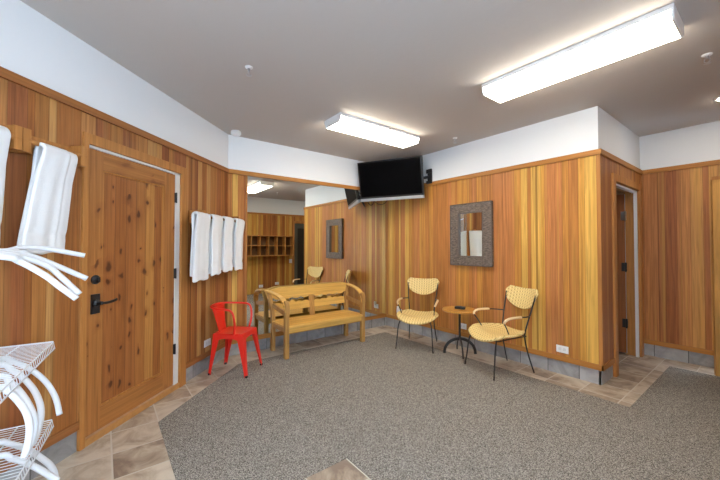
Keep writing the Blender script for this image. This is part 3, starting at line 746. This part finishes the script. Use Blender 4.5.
# ------------------------------------------------------------------ red metal armchair
def heading(dx, dy): return math.atan2(dy, dx) - PI / 2
rc = thing('red_metal_chair', 'glossy red sheet-metal armchair beside the plank door', 'chair', (.535, -2.75, .003), heading(1, 1))
TOP = {}
for sx in (-1, 1):
    for sy in (-1, 1):
        ft = Vector((sx * (.19 if sy > 0 else .167), .22 * sy, 0)); tp = Vector((sx * .150, .150 * sy - .005, .425))
        path = [tp.lerp(ft, k / 6) for k in range(7)]
        sc = [(1 - .62 * min(1, (k / 6) * 1.1) ** .8) for k in range(7)]
        prof = [(-.036, -.036), (.036, -.036), (.036, .036), (-.036, .036)]
        # folded-sheet leg: an L of two tapering faces with rounded corner
        a = .058; t_ = .010
        prof = [(sx * x, sy * y) for x, y in [(.02, .02), (-a, .02), (-a, .02 - t_), (.012 - t_, .02 - t_ - .004), (.02 - t_, -a), (.02, -a)]]
        b = MB(); rings = []
        for p, k in zip(path, sc): rings.append([b.bm.verts.new(p + Vector((x * k, y * k, 0))) for x, y in prof])
        for A, B in zip(rings, rings[1:]):
            for j in range(6): b.bm.faces.new((A[j], A[(j + 1) % 6], B[(j + 1) % 6], B[j]))
        b.bm.faces.new(rings[0]); b.bm.faces.new(rings[-1][::-1])
        lg = b.build('leg', RED, rc, bevel=.003)
        b = MB(); b.lathe([(.016, 0), (.017, .02)], ft + Vector((-.004 * sx, -.004 * sy, .0)), seg=10); b.build('foot_cap', BLACK, lg)
def seat_pt(u, v):
    x = (u * 2 - 1); y = (v * 2 - 1)
    k = 1 - .09 * (x * x * y * y)
    return Vector((x * .178 * k, y * .178 * k - .005, .442 - .012 * (1 - x * x) * (1 - y * y)))
b = MB(); b.grid(seat_pt, 12, 12); b.build('seat', RED, rc, smooth=True, solid=.006)
for side in range(4):
    pts = []; m = 16
    for k in range(m + 1):
        t_ = k / m; q = abs(2 * t_ - 1)
        pts.append((-.172 + .344 * t_, .175, .395 - .07 * q ** 3.0))
    poly = [(-.170, .170, .442)] + [(p[0], p[1], p[2]) for p in pts] + [(.170, .170, .442)]
    b = MB(); b.prism(poly, (0, -.004, 0), M=Matrix.Translation((0, -.005, 0)) @ Matrix.Rotation(side * PI / 2, 4, 'Z')); b.build('skirt', RED, rc)
hoop = [(.178, .07, .44), (.196, .085, .55), (.208, .075, .655), (.213, .045, .70), (.212, -.02, .712), (.20, -.12, .716), (.155, -.205, .722), (.08, -.238, .728), (0, -.246, .73)]
path = smooth_path(hoop + [(-x, y, z) for x, y, z in hoop[-2::-1]], 5)
b = MB(); b.tube(path, .0115, seg=10); b.build('arm_tube', RED, rc, smooth=True)
def splat(u, v):
    x = (u * 2 - 1); w = .075 + .055 * v ** 1.6
    return Vector((x * w, -.165 - .075 * v ** .9 + .02 * x * x * (.4 + v), .44 + .285 * v - .012 * x * x * v))
b = MB(); b.grid(splat, 8, 12); b.build('backrest', RED, rc, smooth=True, solid=.005)

# ------------------------------------------------------------------ rattan armchairs
def rattan_chair(label, loc, rz, group):
    c = thing('rattan_armchair', label, 'chair', loc, rz, group)
    def seat(u, v):
        x = u * 2 - 1; y = v * 2 - 1
        # rounded outline
        rx = .262 - .05 * (1 - v) ; k = math.sqrt(max(0, 1 - .5 * y * y)); l = math.sqrt(max(0, 1 - .30 * x * x))
        px = x * rx * k * 1.12; py = .03 + y * .25 * l
        z = .424 - .035 * (1 - x * x) * math.exp(-((v - .42) / .35) ** 2) - .075 * max(0, v - .72) ** 1.3 * 4.2 * (.65 + .35 * (1 - x * x)) + .02 * abs(x) ** 3
        return Vector((px, py, z))
    b = MB(); b.grid(seat, 18, 18); b.build('seat', RATTAN, c, smooth=True, solid=.03, sub=1)
    ring = [seat(k / 14, 0) for k in range(14)] + [seat(1, k / 14) for k in range(14)] + [seat(1 - k / 14, 1) for k in range(14)] + [seat(0, 1 - k / 14) for k in range(14)]
    b = MB(); b.tube(ring, .017, seg=8, closed=True); b.build('seat_binding', RATTAN, c, smooth=True)
    def yb_(x, z): return -.205 - (z - .42) * .24 - .055 * (1 - x * x)
    def back(u, v):
        x = u * 2 - 1; hw = .232
        ztop = .885 + .022 * x * x - .05 * max(0, abs(x) - .86) / .14
        zbot = .672 + .16 * (1 - math.sqrt(max(0, 1 - (x * .985) ** 2)))
        z = zbot + (ztop - zbot) * v
        return Vector((x * hw * (.93 + .07 * v), yb_(x, z), z))
    b = MB(); b.grid(back, 24, 10); b.build('backrest', RATTAN, c, smooth=True, solid=.016)
    ring = [back(k / 24, 0) for k in range(24)] + [back(1, k / 3) for k in range(3)] + [back(1 - k / 24, 1) for k in range(24)] + [back(0, 1 - k / 3) for k in range(3)]
    b = MB(); b.tube(ring, .012, seg=8, closed=True); b.build('back_binding', RATTAN, c, smooth=True)
    for s in (-1, 1):
        b = MB(); b.tube(smooth_path([(s * .205, -.285, 0), (s * .186, -.225, .2), (s * .174, -.195, .36), (s * .178, -.20, .46), (s * .203, -.25, .66), (s * .222, -.30, .84)], 6), .0078, seg=8); b.build('leg', BLACK, c, smooth=True)
        b = MB(); b.tube(smooth_path([(s * .20, .20, .385), (s * .225, .235, .3), (s * .238, .258, .12), (s * .25, .275, 0)], 5), .0078, seg=8); b.build('leg', BLACK, c, smooth=True)
        arm = smooth_path([(s * .200, -.235, .615), (s * .240, -.15, .622), (s * .262, -.03, .628), (s * .268, .08, .624), (s * .264, .135, .604), (s * .252, .145, .575)], 6)
        b = MB(); b.tube(arm[:14], .0065, seg=8); b.tube(smooth_path([(s * .252, .145, .575), (s * .238, .10, .51), (s * .222, .05, .42)], 5), .0065, seg=8); fr = b.build('arm_frame', BLACK, c, smooth=True)
        b = MB(); b.tube(arm[10:], .0135, seg=10); b.build('arm_wrap', ROPE, fr, smooth=True)
    b = MB(); b.tube([(-.188, -.198, .400), (.188, -.198, .400)], .0065, seg=8); b.tube([(-.2, .18, .375), (.2, .18, .375)], .0065, seg=8)
    for s in (-1, 1): b.tube([(s * .188, -.198, .400), (s * .205, .0, .394), (s * .2, .18, .375)], .0065, seg=8)
    b.build('seat_frame', BLACK, c)
    return c
GC = 'rattan armchairs by the plank wall'
rattan_chair('woven rattan armchair with black legs left of the round table', (1.16, -.44, 0.0045), heading(.494, -.869), GC)
rattan_chair('woven rattan armchair with black legs right of the round table', (2.328, -.395, 0.0045), heading(-.356, -.934), GC)

# ------------------------------------------------------------------ side table and the small handset on it
st = thing('side_table', 'small round wooden table on black arched iron legs between rattan chairs', 'table', (1.727, -.285, .004))
b = MB(); b.lathe([(.0, .545), (.205, .545), (.218, .552), (.22, .562), (.214, .572), (.0, .574)], seg=48); b.build('tabletop', TABLEW, st, smooth=False)
b = MB(); b.lathe([(.06, .533), (.06, .545)], seg=20); b.lathe([(.0145, .17), (.0145, .533)], seg=14); b.lathe([(.03, .185), (.03, .205)], seg=14); b.build('pedestal', BLACK, st)
for a0 in (math.radians(46.3), math.radians(46.3 + 90), math.radians(46.3 + 180), math.radians(46.3 + 270)):
    dx, dy = math.cos(a0), math.sin(a0)
    pts = [(dx * .195 * math.sin(k / 10 * PI / 2), dy * .195 * math.sin(k / 10 * PI / 2), .19 * math.cos(k / 10 * PI / 2) ** .9 if k < 10 else 0.0) for k in range(11)]
    b = MB(); b.sweep(pts, [(-.007, -.017), (.007, -.017), (.007, .017), (-.007, .017)], side=(-dy, dx, 0)); b.build('leg', BLACK, st)
rm = thing('handset', 'small black handset lying on the round wooden table', 'remote control', (1.735, -.285, .5795), math.radians(25))
b = MB(); b.box(-.065, .065, -.036, .036, -.001, .03, bev=.008); b.build('body', BLACKP, rm)
b = MB(); b.box(-.045, .02, -.024, .024, .029, .034, bev=.002); b.build('button_pad', DARKG, rm)

# ------------------------------------------------------------------ boot and glove drying rack at the left
# rack frame: a = along the shelf front lip (towards the camera), bdir = towards the left wall
CAM = Vector((4.327, -3.936, 1.389))
YAW = math.radians(142.169)
fwd = Vector((math.cos(YAW), math.sin(YAW), 0)); rgt = Vector((math.sin(YAW), -math.cos(YAW), 0))
FPX = 330.418
def at(px, py, dep):
    return CAM + fwd * dep + rgt * ((px - 360) / FPX * dep) + Vector((0, 0, 1)) * (-(py - 246.1) / FPX * dep)
ad = Vector((math.cos(math.radians(-6.2)), math.sin(math.radians(-6.2)), 0)); bd = Vector((ad.y, -ad.x, 0))
rk = thing('drying_rack', 'white tubular gear drying rack with wire shelves and curved pipes at left edge', 'drying rack')
DK = 1.75
for (py, n_) in ((341, 0), (418, 1)):
    c0 = at(55, py, DK); SL, SD = .72, .36
    def q(a, b_, z=0): return c0 + ad * a + bd * b_ + Vector((0, 0, z))
    b = MB()
    k = 0
    while k * .026 <= SL: b.tube([q(k * .026, 0), q(k * .026, SD)], .0015, seg=6); k += 1
    sh = b.build('wire_shelf', WIREW, rk)
    b = MB()
    for bb in (.0, .13, .26, SD): b.tube([q(0, bb, -.004), q(SL, bb, -.004)], .0032, seg=8)
    b.tube([q(0, 0, 0), q(0, SD, 0)], .003, seg=8); b.tube([q(SL, 0, 0), q(SL, SD, 0)], .004, seg=8); b.build('shelf_rim', WIREW, sh)
    b = MB(); b.tube([q(0, -.006, -.036), q(SL, -.006, -.036)], .0032, seg=8)
    k = 0
    while k * .026 <= SL: b.tube([q(k * .026, 0, 0), q(k * .026, -.006, -.036)], .0015, seg=6); k += 1
    b.build('shelf_lip', WIREW, sh)
c0 = at(55, 341, DK)
for (a_, b_) in ((.1, .33), (.62, .33)):
    p = c0 + ad * a_ + bd * b_
    b = MB(); b.tube([(p.x, p.y, 0.0), (p.x, p.y, 1.42)], .022, seg=14); b.build('post', PVC, rk, smooth=True)
p1 = c0 + ad * .1 + bd * .33; p2 = c0 + ad * .62 + bd * .33
for z in (1.40, .80, .42):
    b = MB(); b.tube([(p1.x, p1.y, z), (p2.x, p2.y, z)], .026, seg=14); b.build('manifold', PVC, rk, smooth=True)
def on(f, z): p = p1.lerp(p2, f); return Vector((p.x, p.y, z))
# each pipe: root on the manifold, then points of its bend in the room (pixel column, row, distance), chosen at real depths
tubes = [
    (on(.05, 1.40), [(0, 251, 1.50), (22, 247.5, 1.58), (48, 249, 1.66), (85, 255.5, 1.76)]),
    (on(.35, 1.40), [(0, 251.5, 1.42), (20, 252.5, 1.48), (48, 262, 1.56), (87.5, 278.5, 1.66)]),
    (on(.6, 1.39), [(0, 254, 1.35), (24, 257.5, 1.42), (48, 266, 1.48), (64, 279, 1.52), (80.5, 294, 1.55)]),
    (on(.85, 1.38), [(0, 256.5, 1.27), (20, 261.5, 1.32), (45, 275, 1.37), (62, 287.5, 1.40), (77.5, 298.5, 1.42)]),
    (on(.05, .80), [(0, 358.5, 1.58), (16, 361, 1.64), (33, 368.5, 1.68), (48, 380.5, 1.70), (58, 396, 1.69), (62.5, 413, 1.67)]),
    (on(.3, .80), [(0, 364.5, 1.50), (14, 369, 1.53), (27, 378, 1.55), (38, 391, 1.54), (44, 408, 1.51), (42, 426, 1.47), (36, 442, 1.43)]),
    (on(.55, .80), [(0, 376, 1.42), (12, 381, 1.44), (23, 391, 1.45), (32, 404, 1.44), (38, 419, 1.42), (37, 434, 1.40), (31, 449, 1.37)]),
    (on(.8, .80), [(0, 386.5, 1.36), (10, 389.5, 1.38), (20, 398, 1.38), (29, 410, 1.37), (33, 424, 1.35), (32, 440, 1.33), (28, 455, 1.31)]),
    (on(.1, .42), [(0, 441.5, 1.50), (14, 441.5, 1.53), (30, 446.5, 1.56), (46, 456, 1.57), (56, 465, 1.57), (60, 478, 1.56), (59, 492, 1.54)]),
    (on(.4, .42), [(0, 454.5, 1.42), (16, 456, 1.45), (30, 460, 1.47), (46, 468, 1.49), (62, 477.5, 1.50)]),
    (on(.8, .42), [(0, 484, 1.30), (14, 486, 1.32), (28, 494, 1.33), (40, 505, 1.33)]),
]
for root, pts in tubes:
    path = smooth_path([root] + [at(*p) for p in pts], 7)
    b = MB(); b.tube(path, .0124, seg=14); b.build('drying_pipe', PVC, rk, smooth=True)

# ------------------------------------------------------------------ camera, world
cam = bpy.data.objects.new('camera', bpy.data.cameras.new('camera')); COL.objects.link(cam)
cam.location = CAM; cam.rotation_euler = (math.radians(90 + 1.068), 0, YAW - PI / 2)
cam.data.sensor_width = 36; cam.data.lens = 36 * FPX / 720; cam.data.clip_start = .02
scene.camera = cam
w = bpy.data.worlds.new('daylight'); scene.world = w; w.use_nodes = True
bg = w.node_tree.nodes['Background']; bg.inputs[0].default_value = (.58, .78, 1.0, 1); bg.inputs[1].default_value = 5.6
def portal(loc, rot, sx, sy):
    pl = bpy.data.lights.new('window_portal', 'AREA'); pl.shape = 'RECTANGLE'; pl.size = sx; pl.size_y = sy; pl.cycles.is_portal = True
    po = bpy.data.objects.new('window_portal', pl); COL.objects.link(po); po.location = loc; po.rotation_euler = rot
portal(((WX0 + WX1) / 2, YR - .13, (WZ0 + WZ1) / 2), (math.radians(90), 0, 0), WX1 - WX0, WZ1 - WZ0)
for q0, q1 in QY: portal((XF + .13, (q0 + q1) / 2, (QZ0 + QZ1) / 2), (math.radians(90), 0, math.radians(90)), q1 - q0, QZ1 - QZ0)
scene.view_settings.view_transform = 'Standard'; scene.view_settings.look = 'None'; scene.view_settings.gamma = 1.0
scene.view_settings.use_curve_mapping = False; scene.view_settings.exposure = 0.86
